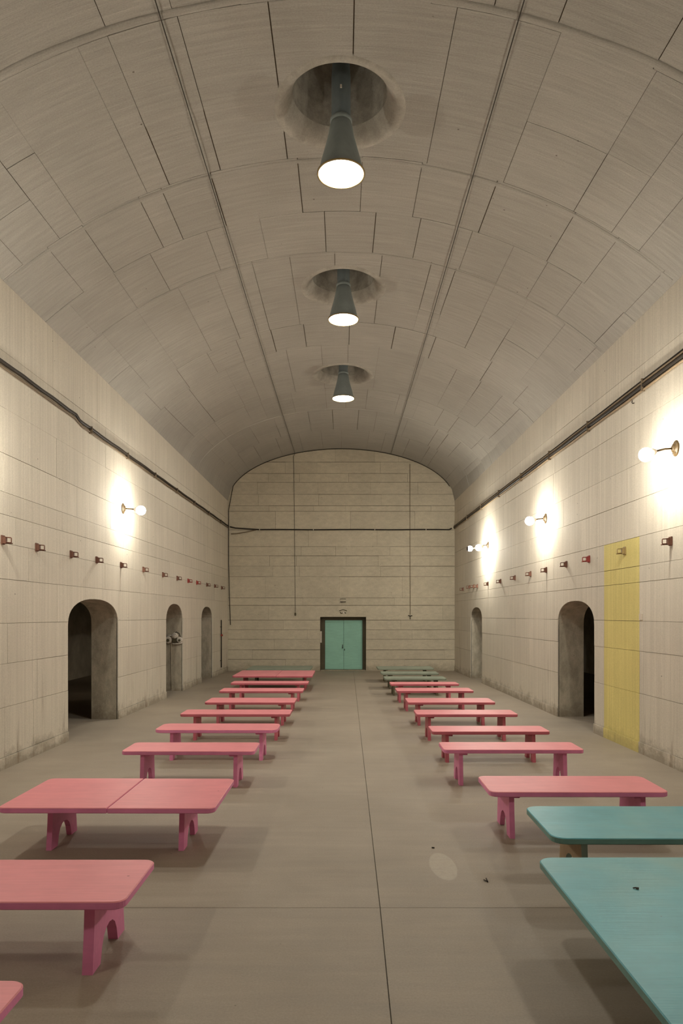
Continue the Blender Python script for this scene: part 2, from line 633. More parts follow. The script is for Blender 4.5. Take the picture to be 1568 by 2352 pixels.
CL = [0, 0.17, 0.88, 1.5, 2.08, 2.71, 3.22, 3.63, 3.95, 4.5, 5.15, 5.95, 9]
CR = [0, 0.18, 0.95, 1.62, 2.1, 2.72, 2.98, 3.45, 4.05, 4.62, 5.3, 6.15, 9]
wall_panels(Lp, wall_left, CL, cutL, None, 11)
wall_panels(Rp, wall_right, CR, cutR, STRIPE, 23)

# ------------------------------------------------------------------ end wall with the door recess
DX0, DX1, DZ = -0.94, 0.86, 2.115
end_core = [(-6.5, DX0, 0, 9.2), (DX1, 6.5, 0, 9.2), (DX0, DX1, DZ, 9.2)]
V, Fc = [], []
for (x0, x1, z0, z1) in end_core:
    v, f = box_vf(x0, x1, Y1 + 0.018, Y1 + 0.55, z0 - 0.02 if z0 == 0 else z0, z1)
    Fc += [tuple(i + len(V) for i in q) for q in f]
    V += v
wall_end = struct(mobj('wall_end', V, Fc, M_vcore))
def Ep(x, z, n): return Vector((x, Y1 - n, z))
EC_PX = [1514, 1492, 1468, 1446, 1424, 1390, 1373, 1324, 1300, 1276, 1255, 1217, 1174, 1161, 1135, 1107, 1087, 1061]
EC = [0.0] + [zpx(p, Y1) for p in EC_PX] + [9.0]
rnd = random.Random(5)
for z0, z1 in zip(EC[:-1], EC[1:]):
    segs = []
    if z0 < DZ - 0.01:
        segs = [(-4.75, DX0), (DX1, 4.6)]
        if z1 > DZ + 0.01:
            segs.append((DX0, DX1))
    else:
        segs = [(-4.75, 4.6)]
    for s0, s1 in segs:
        cols = split(s0, s1, 0.9, 3.4, (), rnd)
        for x0, x1 in zip(cols[:-1], cols[1:]):
            zz0 = DZ if (abs(s0 - DX0) < 1e-6 and z0 < DZ) else z0
            g = rnd.choice((0.008, 0.011, 0.014, 0.018))
            gx = rnd.choice((0.002, 0.003, 0.006))
            panel('wall_block', Ep, x0 + (gx if x0 != s0 else 0), x1 - (gx if x1 != s1 else 0),
                  zz0, z1 - g, 1, 1, rnd.uniform(-0.004, 0.004), -0.03, M_end, wall_end)

# ------------------------------------------------------------------ vault
def vault_core():
    na = 48
    ys = [Y0, -6, -3, 0, 3, 5, 7.5, 10, 12.5, 15, 16.5, 18, 19.5, 21, 22.5, 24, 25.2, 26.4, Y1 + 0.3]
    V, Fc = [], []
    for y in ys:
        for lay in (-0.02, -0.45):
            for k in range(na + 1):
                V.append(Vp(-1 + 2 * k / na, min(y, Y1) if y <= Y1 else y, lay))
    W = na + 1
    B = 2 * W
    for i in range(len(ys) - 1):
        for k in range(na):
            a = i * B + k
            Fc.append((a, a + B, a + B + 1, a + 1))
            b = i * B + W + k
            Fc.append((b, b + 1, b + B + 1, b + B))
        a = i * B
        Fc.append((a, a + W, a + W + B, a + B))
        a = i * B + na
        Fc.append((a, a + B, a + W + B, a + W))
    for i in (0, len(ys) - 1):
        for k in range(na):
            a = i * B + k
            Fc.append((a, a + 1, a + W + 1, a + W))
    o = mobj('ceiling', V, Fc, M_vcore)
    bm = bmesh.new(); bm.from_mesh(o.data)
    bmesh.ops.recalc_face_normals(bm, faces=bm.faces)
    bm.to_mesh(o.data); bm.free()
    return struct(o)
ceiling = vault_core()
HOLES = [(-0.055, 8.95), (-0.02, 13.85), (-0.04, 18.9)]
HR = 0.76
def hole_cutter(x, y):
    n = 40
    V = [(x + HR * math.cos(2 * math.pi * k / n), y + HR * math.sin(2 * math.pi * k / n), z) for z in (8.2, 9.9) for k in range(n)]
    Fc = [tuple(range(n - 1, -1, -1)), tuple(range(n, 2 * n))] + [(k, (k + 1) % n, n + (k + 1) % n, n + k) for k in range(n)]
    return mobj('cutter', V, Fc, M_vcore)
holes = [((x, y), hole_cutter(x, y)) for x, y in HOLES]
CUTS.append((ceiling, [c for _, c in holes]))
RINGS = [2.4, 5.0, 7.36, 9.9, 11.25, 12.5, 15.5, 16.8, 20.0, 22.0, 24.5, Y1 - 0.003]
rnd = random.Random(31)
for ri, (y0, y1) in enumerate(zip(RINGS[:-1], RINGS[1:])):
    ym = (y0 + y1) / 2
    fx = [a_of_x(-3.72, ym), a_of_x(3.28, ym), a_of_x(-2.4 + rnd.uniform(-.2, .2), ym), a_of_x(2.1 + rnd.uniform(-.2, .2), ym)]
    al = split(-1, 1, 0.10, 0.21, fx, rnd)
    gy = rnd.choice((0.003, 0.004, 0.006))
    for a0, a1 in zip(al[:-1], al[1:]):
        ysp = [y0, y1]
        has_hole = any(y0 < hy < y1 for (hx, hy), _ in holes)
        if y1 - y0 > 1.9 and rnd.random() < 0.6 and not (has_hole and a0 < 0.25 and a1 > -0.25):
            ysp = [y0, y0 + (y1 - y0) * rnd.uniform(0.35, 0.65), y1]
        for k, (b0, b1) in enumerate(zip(ysp[:-1], ysp[1:])):
            ga = rnd.choice((0.0002, 0.0003, 0.0005, 0.0008, 0.0014))
            gk = gy if (k == 0) else rnd.choice((0.0015, 0.003))
            o = panel('vault_panel', Vp, a0 + (ga if a0 > -1 else 0), a1 - (ga if a1 < 1 else 0), b0 + gk * 0.7, b1 - gk * 0.5,
                      max(2, int((a1 - a0) * 22)), max(1, int((b1 - b0) / 0.9)) if y0 > 14 else 1,
                      rnd.uniform(-0.004, 0.004), -0.03, M_vault, ceiling, 5.0)
            cs = [c for (h, c) in holes if h[1] - HR < b1 and h[1] + HR > b0
                  and vault_pt(a0, ym).x < h[0] + HR and vault_pt(a1, ym).x > h[0] - HR]
            if cs:
                CUTS.append((o, cs))
apply_cuts()

# plastered ribs over some of the ring joints
for yr, wd, pr_ in ((7.30, 0.10, 0.022), (9.98, 0.09, 0.016), (12.55, 0.05, 0.010), (22.06, 0.10, 0.016)):
    V, Fc = [], []
    na = 60
    cs = [(-wd / 2, 0.0), (-wd / 3, pr_ * 0.8), (0, pr_), (wd / 3, pr_ * 0.8), (wd / 2, 0.0), (wd / 2, -0.02), (-wd / 2, -0.02)]
    UV = []
    for k in range(na + 1):
        a = -0.985 + 1.97 * k / na
        wob = 0.010 * math.sin(k * 0.35) + 0.004 * math.sin(k * 0.9)
        for (dy, n_) in cs:
            V.append(Vp(a, yr + dy + wob, n_ * (0.85 + 0.15 * math.sin(k * 0.5)) if n_ > 0 else n_))
            UV.append((a * 5, yr + dy))
    m_ = len(cs)
    for k in range(na):
        for j in range(m_):
            j2 = (j + 1) % m_
            Fc.append((k * m_ + j, (k + 1) * m_ + j, (k + 1) * m_ + j2, k * m_ + j2))
    mobj('vault_rib', V, Fc, M_vault, ceiling, smooth=True, uvs=UV)

def zv(x, y):
    return vault_pt(a_of_x(x, y), y).z
for hx, hy in HOLES:
    # soft collar and shaft: rings of (radius, height above the vault surface, share of the vault's curve)
    prof = [(HR + 0.10, 0.012, 1.0), (HR + 0.07, -0.012, 1.0), (HR + 0.02, -0.020, 1.0), (HR - 0.03, -0.004, 1.0), (HR - 0.075, 0.035, 0.9), (HR - 0.125, 0.10, 0.6), (HR - 0.155, 0.17, 0.3)]
    n = 56
    V, Fc = [], []
    for (r, dz, s) in prof:
        for k in range(n):
            t = 2 * math.pi * k / n
            x, y = hx + r * math.cos(t), hy + r * math.sin(t)
            V.append((x, y, (1 - s) * CROWN + s * zv(x, y) + dz))
    for i in range(len(prof) - 1):
        for k in range(n):
            Fc.append((i * n + k, i * n + (k + 1) % n, (i + 1) * n + (k + 1) % n, (i + 1) * n + k))
    col = mobj('shaft_collar', V, Fc, M_collar, ceiling, smooth=True)
    col['label'] = 'rounded collar of a lamp shaft'
    rs = HR - 0.155
    pr = [(rs, CROWN + 0.165), (rs - 0.01, CROWN + 0.6), (rs - 0.02, CROWN + 0.95), (rs - 0.12, CROWN + 1.15), (rs - 0.32, CROWN + 1.28), (0.002, CROWN + 1.32)]
    sh = lathe('lamp_shaft', pr, M_shaft, ceiling, 48, hx, hy)
    sh['label'] = 'dark round shaft in the vault'

# ------------------------------------------------------------------ closing walls, passages
struct(boxo('wall_back', (-7, 7, Y0 - 0.4, Y0, -0.02, 9.3), M_wall))
for side, nm in ((-1, 'left'), (1, 'right')):
    xo = 9.2 * side
    struct(boxo('wall_passage_' + nm, (min(xo, xo + .3 * side), max(xo, xo + .3 * side), Y0, Y1 + .5, -0.02, 3.6), M_pass))
    x0, x1 = sorted((5.0 * side, 9.5 * side))
    struct(boxo('ceiling_passage_' + nm, (x0, x1, Y0, Y1 + .5, 3.6, 3.8), M_pass))
    struct(boxo('wall_passage_end_' + nm, (x0, x1, Y1 + 0.1, Y1 + 0.5, -0.02, 3.6), M_pass))
    struct(boxo('wall_passage_back_' + nm, (x0, x1, Y0 - 0.3, Y0, -0.02, 3.6), M_pass))

# ------------------------------------------------------------------ door
YD = Y1 + 0.30
door = boxo('door_1', (DX0, DX1, YD + 0.10, YD + 0.2, 0, DZ), M_dframe)
struct(door)
door['label'] = 'sea green double door in a dark frame'
boxo('door_frame', (DX0, -0.765, YD + 0.02, YD + 0.10, 0, DZ), M_dframe, door)
boxo('door_frame', (0.735, DX1, YD + 0.02, YD + 0.10, 0, DZ), M_dframe, door)
boxo('door_frame', (-0.765, 0.735, YD + 0.02, YD + 0.10, 1.99, DZ), M_dframe, door)
for x0, x1 in ((-0.755, -0.021), (-0.013, 0.725)):
    lf = boxo('door_leaf', (x0, x1, YD + 0.035, YD + 0.085, 0.035, 1.98), M_door, door, 0.008)
    if x0 < -0.5:
        boxo('door_handle', (-0.072, -0.048, YD + 0.0, YD + 0.036, 0.86, 1.02), M_dark, lf, 0.005)
        sphere('door_knob', (-0.06, YD - 0.005, 0.90), 0.022, M_dark, lf, 12, 8)
    else:
        boxo('door_latch', (0.005, 0.03, YD + 0.015, YD + 0.036, 0.78, 0.85), M_dark, lf, 0.004)
boxo('door_sill', (DX0 + 0.02, DX1 - 0.02, Y1 - 0.02, YD + 0.1, 0, 0.03), M_jamb, door)
boxo('switch_box', (DX0, DX0 + 0.06, Y1 + 0.1, Y1 + 0.2, 1.10, 1.55), M_plate, door, 0.006)

# plates above the door
t = thing('door_plaque', 'small framed plaque high on the end wall above the green door', 'plaque', (-0.04, Y1, zpx(1379, Y1)))
boxo('plaque_panel', (-0.10, 0.10, -0.022, 0.004, -0.045, 0.045), M_end, t)
boxo('plaque_shelf', (-0.11, 0.11, -0.05, 0.004, -0.075, -0.05), M_dark, t)
boxo('plaque_rim', (-0.11, 0.11, -0.032, 0.004, 0.045, 0.062), M_dframe, t)
t = thing('door_emblem', 'worn pale emblem fixed right above the green door', 'emblem', (-0.04, Y1, zpx(1405, Y1)))
tube('emblem_arc', [(-0.15 + 0.3 * k / 10, -0.012, 0.03 + 0.045 * math.sin(math.pi * k / 10)) for k in range(11)], 0.012, M_dframe, t, 6)
lathe_o = sphere('emblem_boss', (0.02, -0.01, -0.035), 0.05, M_white, t, 16, 8, (1, 0.35, 0.8))
tube('emblem_leaf', [(-0.11, -0.012, -0.01), (-0.09, -0.014, -0.06), (-0.05, -0.012, -0.07), (-0.03, -0.012, -0.04)], 0.012, M_dark, t, 6)
tube('emblem_leaf', [(0.06, -0.012, -0.02), (0.09, -0.014, -0.055), (0.11, -0.012, -0.06)], 0.011, M_dark, t, 6)

# ------------------------------------------------------------------ benches and tables
SEAT = 0.47
def rounded_rect(x0, x1, y0, y1, r, n=5):
    pts = []
    for cx, cy, a0 in ((x1 - r, y1 - r, 0), (x0 + r, y1 - r, 90), (x0 + r, y0 + r, 180), (x1 - r, y0 + r, 270)):
        for k in range(n + 1):
            a = math.radians(a0 + 90 * k / n)
            pts.append((cx + r * math.cos(a), cy + r * math.sin(a)))
    return pts

def board(name, outline, z0, z1, mtop, medge, parent, ch=0.006):
    n = len(outline)
    cx = sum(p[0] for p in outline) / n; cy = sum(p[1] for p in outline) / n
    def ins(p, d):
        dx, dy = cx - p[0], cy - p[1]
        return (p[0] + math.copysign(min(d, abs(dx)), dx), p[1] + math.copysign(min(d, abs(dy)), dy))
    V = [(*ins(p, ch), z0) for p in outline] + [(*p, z0 + ch) for p in outline] + [(*p, z1 - ch) for p in outline] + [(*ins(p, ch), z1) for p in outline]
    Fc, fm = [tuple(range(n - 1, -1, -1))], [1]
    for l in range(3):
        for i in range(n):
            j = (i + 1) % n
            Fc.append((l * n + i, l * n + j, (l + 1) * n + j, (l + 1) * n + i))
            fm.append(0 if l == 2 else 1)
    Fc.append(tuple(3 * n + i for i in range(n))); fm.append(0)
    return mobj(name, V, Fc, [mtop, medge], parent, fmat=fm)

def leg_mesh(depth, hgt, th, mside, medge, parent, x, splay=0.0):
    """trestle board with an arched notch between two feet, standing across the bench"""
    wt, wb = depth * 0.37, depth * 0.43            # half width at top and at the floor
    foot = wb * 0.46
    nh = hgt * 0.46
    prof = [(-wt, hgt), (-wt - (wb - wt) * 0.35, hgt * 0.55), (-wb, 0.0), (-wb + foot, 0.0)]
    n = 8
    a = wb - foot
    for k in range(1, n):
        t = math.pi * k / n
        prof.append((-a * 0.9 * math.cos(t), nh * (abs(math.sin(t)) ** 0.75)))
    prof += [(wb - foot, 0.0), (wb, 0.0), (wt + (wb - wt) * 0.35, hgt * 0.55), (wt, hgt)]
    m = len(prof)
    V = []
    for s in (-1, 1):
        for (y, z) in prof:
            V.append((x + s * th / 2 + splay * (1 - z / hgt), y, z))
    Fc, fm = [], []
    # the board is not convex: fan it in strips between mirrored outline points
    half = m // 2
    for s in (0, 1):
        off = s * m
        L = list(range(m))
        # left leg + right leg + head, by pairing outer outline with notch
        outerL = [0, 1, 2]
        quads = []
        notch = list(range(3, m - 3))
        mid = len(notch) // 2
        # head polygon: 0,1, notch arc middle..., m-2, m-1
        quads.append([0, 1] + notch[mid - 2: mid + 3 if len(notch) % 2 else mid + 2] + [m - 2, m - 1])
        quads.append([1, 2] + notch[0: mid - 1])
        quads.append(notch[mid + 2 if len(notch) % 2 else mid + 1:] + [m - 3, m - 2])
        for q in quads:
            idx = [off + i for i in q]
            if s == 0:
                idx = idx[::-1]
            Fc.append(tuple(idx)); fm.append(0)
    for i in range(m):
        j = (i + 1) % m
        Fc.append((i, j, m + j, m + i)); fm.append(1)
    o = mobj('leg', V, Fc, [mside, medge], parent, fmat=fm)
    bm = bmesh.new(); bm.from_mesh(o.data)
    bmesh.ops.recalc_face_normals(bm, faces=bm.faces)
    bm.to_mesh(o.data); bm.free()
    return o

def px_bench(fl, fr, yf, bl, br, yb):
    df = F * (H - SEAT) / (yf - PY)
    db = F * (H - SEAT) / (yb - PY)
    xs0 = [(p - PX) / F * d for p, d in ((fl, df), (bl, db)) if p is not None]
    xs1 = [(p - PX) / F * d for p, d in ((fr, df), (br, db)) if p is not None]
    x0 = sum(xs0) / len(xs0) if xs0 else None
    x1 = sum(xs1) / len(xs1) if xs1 else None
    return df, db, x0, x1

def bench(name, label, cat, df, db, x0, x1, mats, group, seam=None, inset=0.25, rc=0.07, legd=None, th=0.05):
    mt, me, ml, mle = mats
    cx, cy = (x0 + x1) / 2, (df + db) / 2
    L, D = x1 - x0, db - df
    t = thing(name, label, cat, (cx, cy, 0), random.uniform(-0.006, 0.006), group)
    tt = 0.05
    if seam is None:
        board('seat_board' if cat == 'bench' else 'top_board', rounded_rect(-L / 2, L / 2, -D / 2, D / 2, min(rc, D * 0.2)), SEAT - tt, SEAT, mt, me, t)
    else:
        s = seam - cx
        o1 = rounded_rect(-L / 2, s - 0.004, -D / 2, D / 2, rc)
        o2 = rounded_rect(s + 0.004, L / 2, -D / 2, D / 2, rc)
        # square corners at the seam
        n = 6
        o1 = [(s - 0.004, D / 2)] + o1[n:3 * n] + [(s - 0.004, -D / 2)]
        o2 = o2[:n] + [(s + 0.004, D / 2), (s + 0.004, -D / 2)] + o2[3 * n:]
        board('top_board', o1, SEAT - tt, SEAT, mt, me, t)
        board('top_board', o2, SEAT - tt, SEAT - 0.002, mt, me, t)
    hgt = SEAT - tt
    ld = legd or min(D, 0.78)
    for s in (-1, 1):
        x = s * (L / 2 - inset)
        lg = leg_mesh(ld, hgt, th, ml, mle, t, x)
        xi = x - s * (th / 2 + 0.03)
        boxo('cleat', (xi - 0.03, xi + 0.03, -ld * 0.36, ld * 0.36, hgt - 0.035, hgt), mle, lg, 0.004)
    return t

PK = (M_pink, M_pinkleg, M_pinkleg, M_pinkleg)
PK2 = (M_pink, M_pinkleg2, M_pinkleg2, M_pinkleg2)
GG = (M_greygreen, M_greygreen, M_dframe, M_dframe)
TE = (M_teal, M_tealedge, M_tan, M_paleteal)
GL = 'pink benches in the row along the wall with three archways'
GR = 'pink benches in the row along the wall with the yellow stripe'
ORD = ['first', 'second', 'third', 'fourth', 'fifth', 'sixth', 'seventh', 'eighth']

# row along the wall with three archways, from the seamed low table towards the door
rowL = [(274, 581, 1725.5, 314, 600, 1705), (358, 637, 1676.5, 373, 644, 1661.5), (410, 666, 1640, 432, 670.5, 1629.5),
        (468, 676.5, 1613, 487, 682, 1602.5), (502, 695.6, 1587.2, 514, 698, 1580), (530.6, 706, 1569, 535.5, 710.5, 1563.8)]
for i, q in enumerate(rowL):
    df, db, x0, x1 = px_bench(*q)
    bench('bench', 'pink bench on the three-archway side, %s past the big seamed pink table towards the door' % ORD[i], 'bench',
          df, db, x0, x1, PK if i < 2 else PK2, GL, rc=0.12 if i == 1 else 0.06)
df, db, x0, x1 = px_bench(0, 500, 1856, 107, 533, 1787.5)
bench('low_table', 'wide low pink table with a seam across its top, between pink tables and benches', 'table', df, db, x0, x1, PK, 'pink low tables',
      seam=(330 - PX) / F * db, inset=0.36, legd=0.72)
df, db, x0, x1 = px_bench(None, 292, 2072, None, 352, 1974)
bench('low_table', 'plain pink low table with one thick notched leg showing, before the seamed one', 'table', df, db, x1 - 2.0, x1, PK, 'pink low tables', inset=0.24, legd=0.72, th=0.065)
db = F * (H - SEAT) / (2250 - PY)
x1 = (66 - PX) / F * db
bench('low_table', 'pink low table of which only a rounded corner shows', 'table', db - 0.75, db, x1 - 2.0, x1, PK, 'pink low tables', legd=0.6)
df, db, x0, x1 = px_bench(535, 719, 1552.5, 554, 722, 1539.6)
bench('low_table', 'far low pink table with a pale seam, last of the pink row near the door', 'table', df, db, x0, x1, PK2, 'pink low tables', seam=(641 - PX) / F * (db + df) / 2, legd=0.9)
df, db, x0, x1 = px_bench(566, 717, 1537.5, 578, 714, 1529)
bench('bench', 'grey-green bench behind the far seamed pink table', 'bench', df, db, x0, x1, GG, 'grey-green benches by the end wall')

# row along the wall with the yellow stripe
rowR = [(1128, 1535, 1819.5, 1093, 1474, 1782), (1017, 1337.5, 1722, 1008.5, 1315, 1704.3), (990.6, 1261.5, 1680, 984, 1243, 1667),
        (957, 1189.6, 1640.5, 949, 1172, 1630), (938, 1134, 1613, 928, 1124.5, 1603), (912, 1085, 1586.8, 906, 1078.5, 1579.6),
        (897, 1052.7, 1571.2, 894, 1047.5, 1566)]
for i, q in enumerate(rowR):
    df, db, x0, x1 = px_bench(*q)
    bench('bench', 'pink bench on the yellow-stripe side, %s past the teal tables towards the door' % ORD[i], 'bench',
          df, db, x0, x1, PK if i < 2 else PK2, GR, rc=0.08 if i == 0 else 0.05, inset=0.23)
gg = [(881, 1028.6, 1558.5, 882, 1014, 1553), (875.5, 1009, 1546.8, 873, 999, 1541.8), (867, 998.5, 1535.3, 864, 986, 1530)]
gl = ['grey-green bench right behind the last pink bench on the yellow-stripe side', 'grey-green bench in the middle of the three by the end wall',
      'grey-green bench standing closest to the end wall beside the door']
for q, lb in zip(gg, gl):
    df, db, x0, x1 = px_bench(*q)
    bench('bench', lb, 'bench', df, db, x0, x1, GG, 'grey-green benches by the end wall')
df, db, x0, x1 = px_bench(1268, None, 1926, 1206, None, 1851.5)
bench('low_table', 'smaller teal low table with a tan leg board, between big teal table and pink bench', 'table', df, db, x0, x0 + 2.0, TE, 'teal low tables', inset=0.30, rc=0.11, legd=0.72)
db = F * (H - SEAT) / (1968.5 - PY)
big = bench('low_table', 'large teal low table with chipped paint in front of the smaller teal one', 'table', 2.62, db, 1.375, 3.9, TE, 'teal low tables', inset=0.55, rc=0.10, legd=0.75)

# ------------------------------------------------------------------ pendant lamps in the shafts
def pendant(x, y, zm, label):
    t = thing('pendant_lamp', label, 'lamp', (x, y, zm), 0, 'pendant lamps along the crown of the vault')
    R = 0.298
    prof = [(R, 0.0), (R + 0.006, 0.012), (R - 0.012, 0.03), (0.245, 0.20), (0.20, 0.36), (0.165, 0.50), (0.148, 0.60), (0.13, 0.66), (0.10, 0.68)]
    inner = [(r - 0.008, z) for r, z in prof[1:7]][::-1]
    o = lathe('lamp_shade', prof + inner + [(R - 0.008, 0.004)], M_shade, t, 40, close=True)
    lathe('shade_rim', [(R + 0.012, 0.0), (R + 0.012, 0.014), (R - 0.01, 0.016), (R - 0.01, -0.002)], M_bronze, o, 40, close=True)
    lathe('lamp_collar', [(0.128, 0.66), (0.142, 0.67), (0.142, 0.70), (0.128, 0.72)], M_shade, t, 32)
    top = CROWN + 1.30 - zm
    V, Fc = tube_vf([(0, 0, 0.66), (0, 0, min(1.25, top - 0.2)), (0, 0, top - 0.06), (0, 0, top)], [0.123, 0.123, 0.06, 0.06], 28)
    mobj('lamp_stem', V, Fc, M_tubem, t, smooth=True)
    boxo('stem_tag', (-0.012, 0.012, -0.135, -0.12, 1.02, 1.06), M_white, t)
    n = 40
    V = [(0, 0, 0.010)] + [((R - 0.012) * math.cos(2 * math.pi * k / n), (R - 0.012) * math.sin(2 * math.pi * k / n), 0.012) for k in range(n)]
    Fc = [(0, 1 + (k + 1) % n, 1 + k) for k in range(n)]
    d = mobj('lamp_lens', V, Fc, M_disc, o)
    d['label'] = 'glowing white lamp opening'
    return t
pl = ['dark bell-shaped pendant lamp farthest from the green door', 'dark bell-shaped pendant lamp in the middle of the vault', 'dark bell-shaped pendant lamp closest to the green door']
for (px, py, d), lb in zip(((783, 401, 8.95), (788.5, 735, 13.85), (788, 916, 18.9)), pl):
    pendant((px - PX) / F * d, d, zpx(py, d), lb)

# ------------------------------------------------------------------ wall lamps
def wall_lamp(side, y, z, label, reach=0.42, drop=0.05, globes=1, yoff=0.0):
    X = XL(y) if side < 0 else XR(y)
    t = thing('wall_lamp', label, 'lamp', (X, y, z), 0, 'globe wall lamps')
    s = -side                                   # direction into the room
    n = 28
    V, Fc = [], []
    pr = [(0.115, 0.0), (0.115, 0.012), (0.095, 0.024), (0.06, 0.028), (0.055, 0.05), (0.035, 0.06), (0.0005, 0.062)]
    for (r, h) in pr:
        for k in range(n):
            a = 2 * math.pi * k / n
            V.append((s * h, 0.85 * r * math.cos(a), r * math.sin(a)))
    for i in range(len(pr) - 1):
        for k in range(n):
            Fc.append((i * n + k, i * n + (k + 1) % n, (i + 1) * n + (k + 1) % n, (i + 1) * n + k))
    wp = mobj('wall_plate', V, Fc, M_brass, t, smooth=True)
    for a in (0.9, 2.3, 4.0, 5.4):
        sphere('screw', (s * 0.022, 0.07 * math.cos(a), 0.085 * math.sin(a)), 0.010, M_dark, wp, 8, 6)
    tube('lamp_arm', [(s * 0.04, 0, 0.0), (s * 0.16, 0, -0.008), (s * (reach - 0.14), yoff * 0.4, -drop * 0.45)], 0.014, M_brass, t, 10)
    end = Vector((s * (reach - 0.14), yoff * 0.4, -drop * 0.45))
    c = Vector((s * reach, yoff, -drop))
    d = (c - end).normalized()
    V, Fc = tube_vf([end - d * 0.01, end + d * 0.03, end + d * 0.075], [0.022, 0.05, 0.072], 20)
    mobj('lamp_socket', V, Fc, M_white, t, smooth=True)
    g = sphere('lamp_globe', c, 0.098, M_globe, t, 24, 16)
    g['label'] = 'glowing round globe'
    if globes > 1:
        c2 = c + Vector((s * 0.27, 0.0, -0.03))
        tube('lamp_arm', [tuple(c + Vector((s * 0.09, 0, -0.01))), tuple(c2 - Vector((s * 0.06, 0, 0)))], 0.014, M_brass, t, 8)
        g2 = sphere('lamp_globe', c2, 0.085, M_globe, t, 24, 16)
        V, Fc = tube_vf([c2 + Vector((s * 0.06, 0, 0)), c2 + Vector((s * 0.088, 0, 0)), c2 + Vector((s * 0.10, 0, 0))], [0.078, 0.06, 0.02], 18)
        mobj('lamp_cap', V, Fc, M_dark, t, smooth=True)
    return t
d = px_wall(-1, 282); wall_lamp(-1, d, zpx(1168, d), 'globe lamp alone on the wall with three archways', 0.39, 0.04)
d = px_wall(1, 1552); wall_lamp(1, d, zpx(1030, d), 'globe lamp high above the yellow stripe side, its arm sloping down', 0.43, 0.09)
d = px_wall(1, 1253); wall_lamp(1, d, zpx(1191, d), 'globe lamp on the wall above the archway next to the yellow stripe', 0.37, 0.055)
d = px_wall(1, 1121); wall_lamp(1, d, zpx(1252, d), 'wall lamp with two globes in line towards the end wall', 0.30, 0.08, 2)
wall_lamp(-1, 8.7, 4.5, 'added unseen globe lamp on the archway wall, casting table shadows', 0.40, 0.04)  # added lamp just out of view, throws the near table shadows inward
wall_lamp(-1, 2.0, 4.5, 'added unseen globe lamp on the archway wall, brightening the near tables', 0.40, 0.04)  # added unseen lamp, fills the near tables and floor with light
wall_lamp(1, 2.6, 4.5, 'added unseen globe lamp on the yellow stripe wall, brightening the foreground', 0.40, 0.04)  # added counterpart out of view, brightens foreground floor and leg fronts

# ------------------------------------------------------------------ brackets along the walls
def bracket(side, px, py, mat, label, group):
    y = px_wall(side, px)
    X = XL(y) if side < 0 else XR(y)
    s = -side
    t = thing('wall_bracket', label, 'bracket', (X, y, zpx(py, y)), 0, group)
    boxo('back_plate', tuple(sorted((0.0, s * 0.022))) + (-0.045, 0.045, -0.065, 0.065), mat, t, 0.004)
    boxo('bracket_base', tuple(sorted((s * 0.015, s * 0.06))) + (-0.03, 0.03, -0.055, 0.045), mat, t, 0.004)
    tube('loop', [(s * 0.055, 0, 0.035), (s * 0.125, 0, 0.03), (s * 0.13, 0, 0.025), (s * 0.13, 0, -0.035), (s * 0.125, 0, -0.04), (s * 0.055, 0, -0.035)], 0.008, mat, t, 6)
    tube('hook_bar', [(s * 0.055, 0.02, -0.045), (s * 0.14, 0.02, -0.05)], 0.008, mat, t, 6)
    return t
NTH = ['first', 'second', 'third', 'fourth', 'fifth', 'sixth', 'seventh', 'eighth', 'ninth', 'tenth', 'eleventh', 'twelfth', 'thirteenth']
GBL = 'brackets in a row above the three archways'
GBR = 'brackets in a row along the yellow stripe wall'
hl = [(5, 1240), (83, 1257), (162, 1273), (221, 1286), (277, 1298), (328, 1308), (373, 1320), (406, 1328), (431, 1334), (451, 1338), (474, 1343), (492, 1346), (508, 1350)]
for i, (px, py) in enumerate(hl):
    red = i in (8, 9)
    bracket(-1, px, py, M_redrust if red else M_rust,
            'small %s bracket above the three archways, %s from the end wall' % ('red' if red else 'rusty iron', NTH[len(hl) - 1 - i]), GBL)
hr = [(1541, 1243), (1435, 1265), (1353, 1284), (1301, 1296), (1255, 1309), (1219, 1318), (1183, 1327), (1150, 1335), (1121, 1341), (1097, 1346), (1089, 1346.5), (1079, 1348), (1064, 1353)]
for i, (px, py) in enumerate(hr):
    if i == 1:
        bracket(1, px, py, M_bronze, 'small bronze bracket fixed on the yellow painted stripe', GBR)
    elif i == 2:
        bracket(1, px, py, M_redrust, 'small dark red bracket next to the yellow stripe towards the door', GBR)
    elif i == 0:
        bracket(1, px, py, M_rust, 'small rusty bracket next to the yellow stripe away from the door', GBR)
    else:
        bracket(1, px, py, M_rust, 'small rusty iron bracket on the yellow-stripe wall, %s from the end wall' % NTH[len(hr) - 1 - i], GBR)

# ------------------------------------------------------------------ cables
def cable(name, pts, r, mat, label):
    o = tube(name, pts, r, mat, None, 8)
    return tag(o, label, 'cable')
def run(side, z0, z1, n, ya, yb, wob=0.006, k=30, ph=0.0):
    pts = []
    for i in range(k + 1):
        y = ya + (yb - ya) * i / k
        X = (XL(y) + n) if side < 0 else (XR(y) - n)
        pts.append((X, y, z0 + (z1 - z0) * i / k + wob * math.sin(i * 1.9 + ph)))
    return pts
yk = px_wall(-1, 170)
def bundle(label, base):
    return thing('cable_bundle', label, 'cables', base)
def strand(t, pts, r, mat):
    b = t.location
    return tube('cable', [Vector(p) - b for p in pts], r, mat, t, 8)
def strap(t, side, y, z0, z1, n):
    b = t.location
    X = XL(y) if side < 0 else XR(y)
    x0, x1 = sorted((X, X - side * n))
    boxo('strap', (x0 - b.x, x1 - b.x, y - 0.008 - b.y, y + 0.008 - b.y, z0 - b.z, z1 - b.z), M_cable2, t, 0.003)
t = bundle('black and brown cable pair along the three-archway wall, kinked in the middle', (XL(12), 12, 5.7))
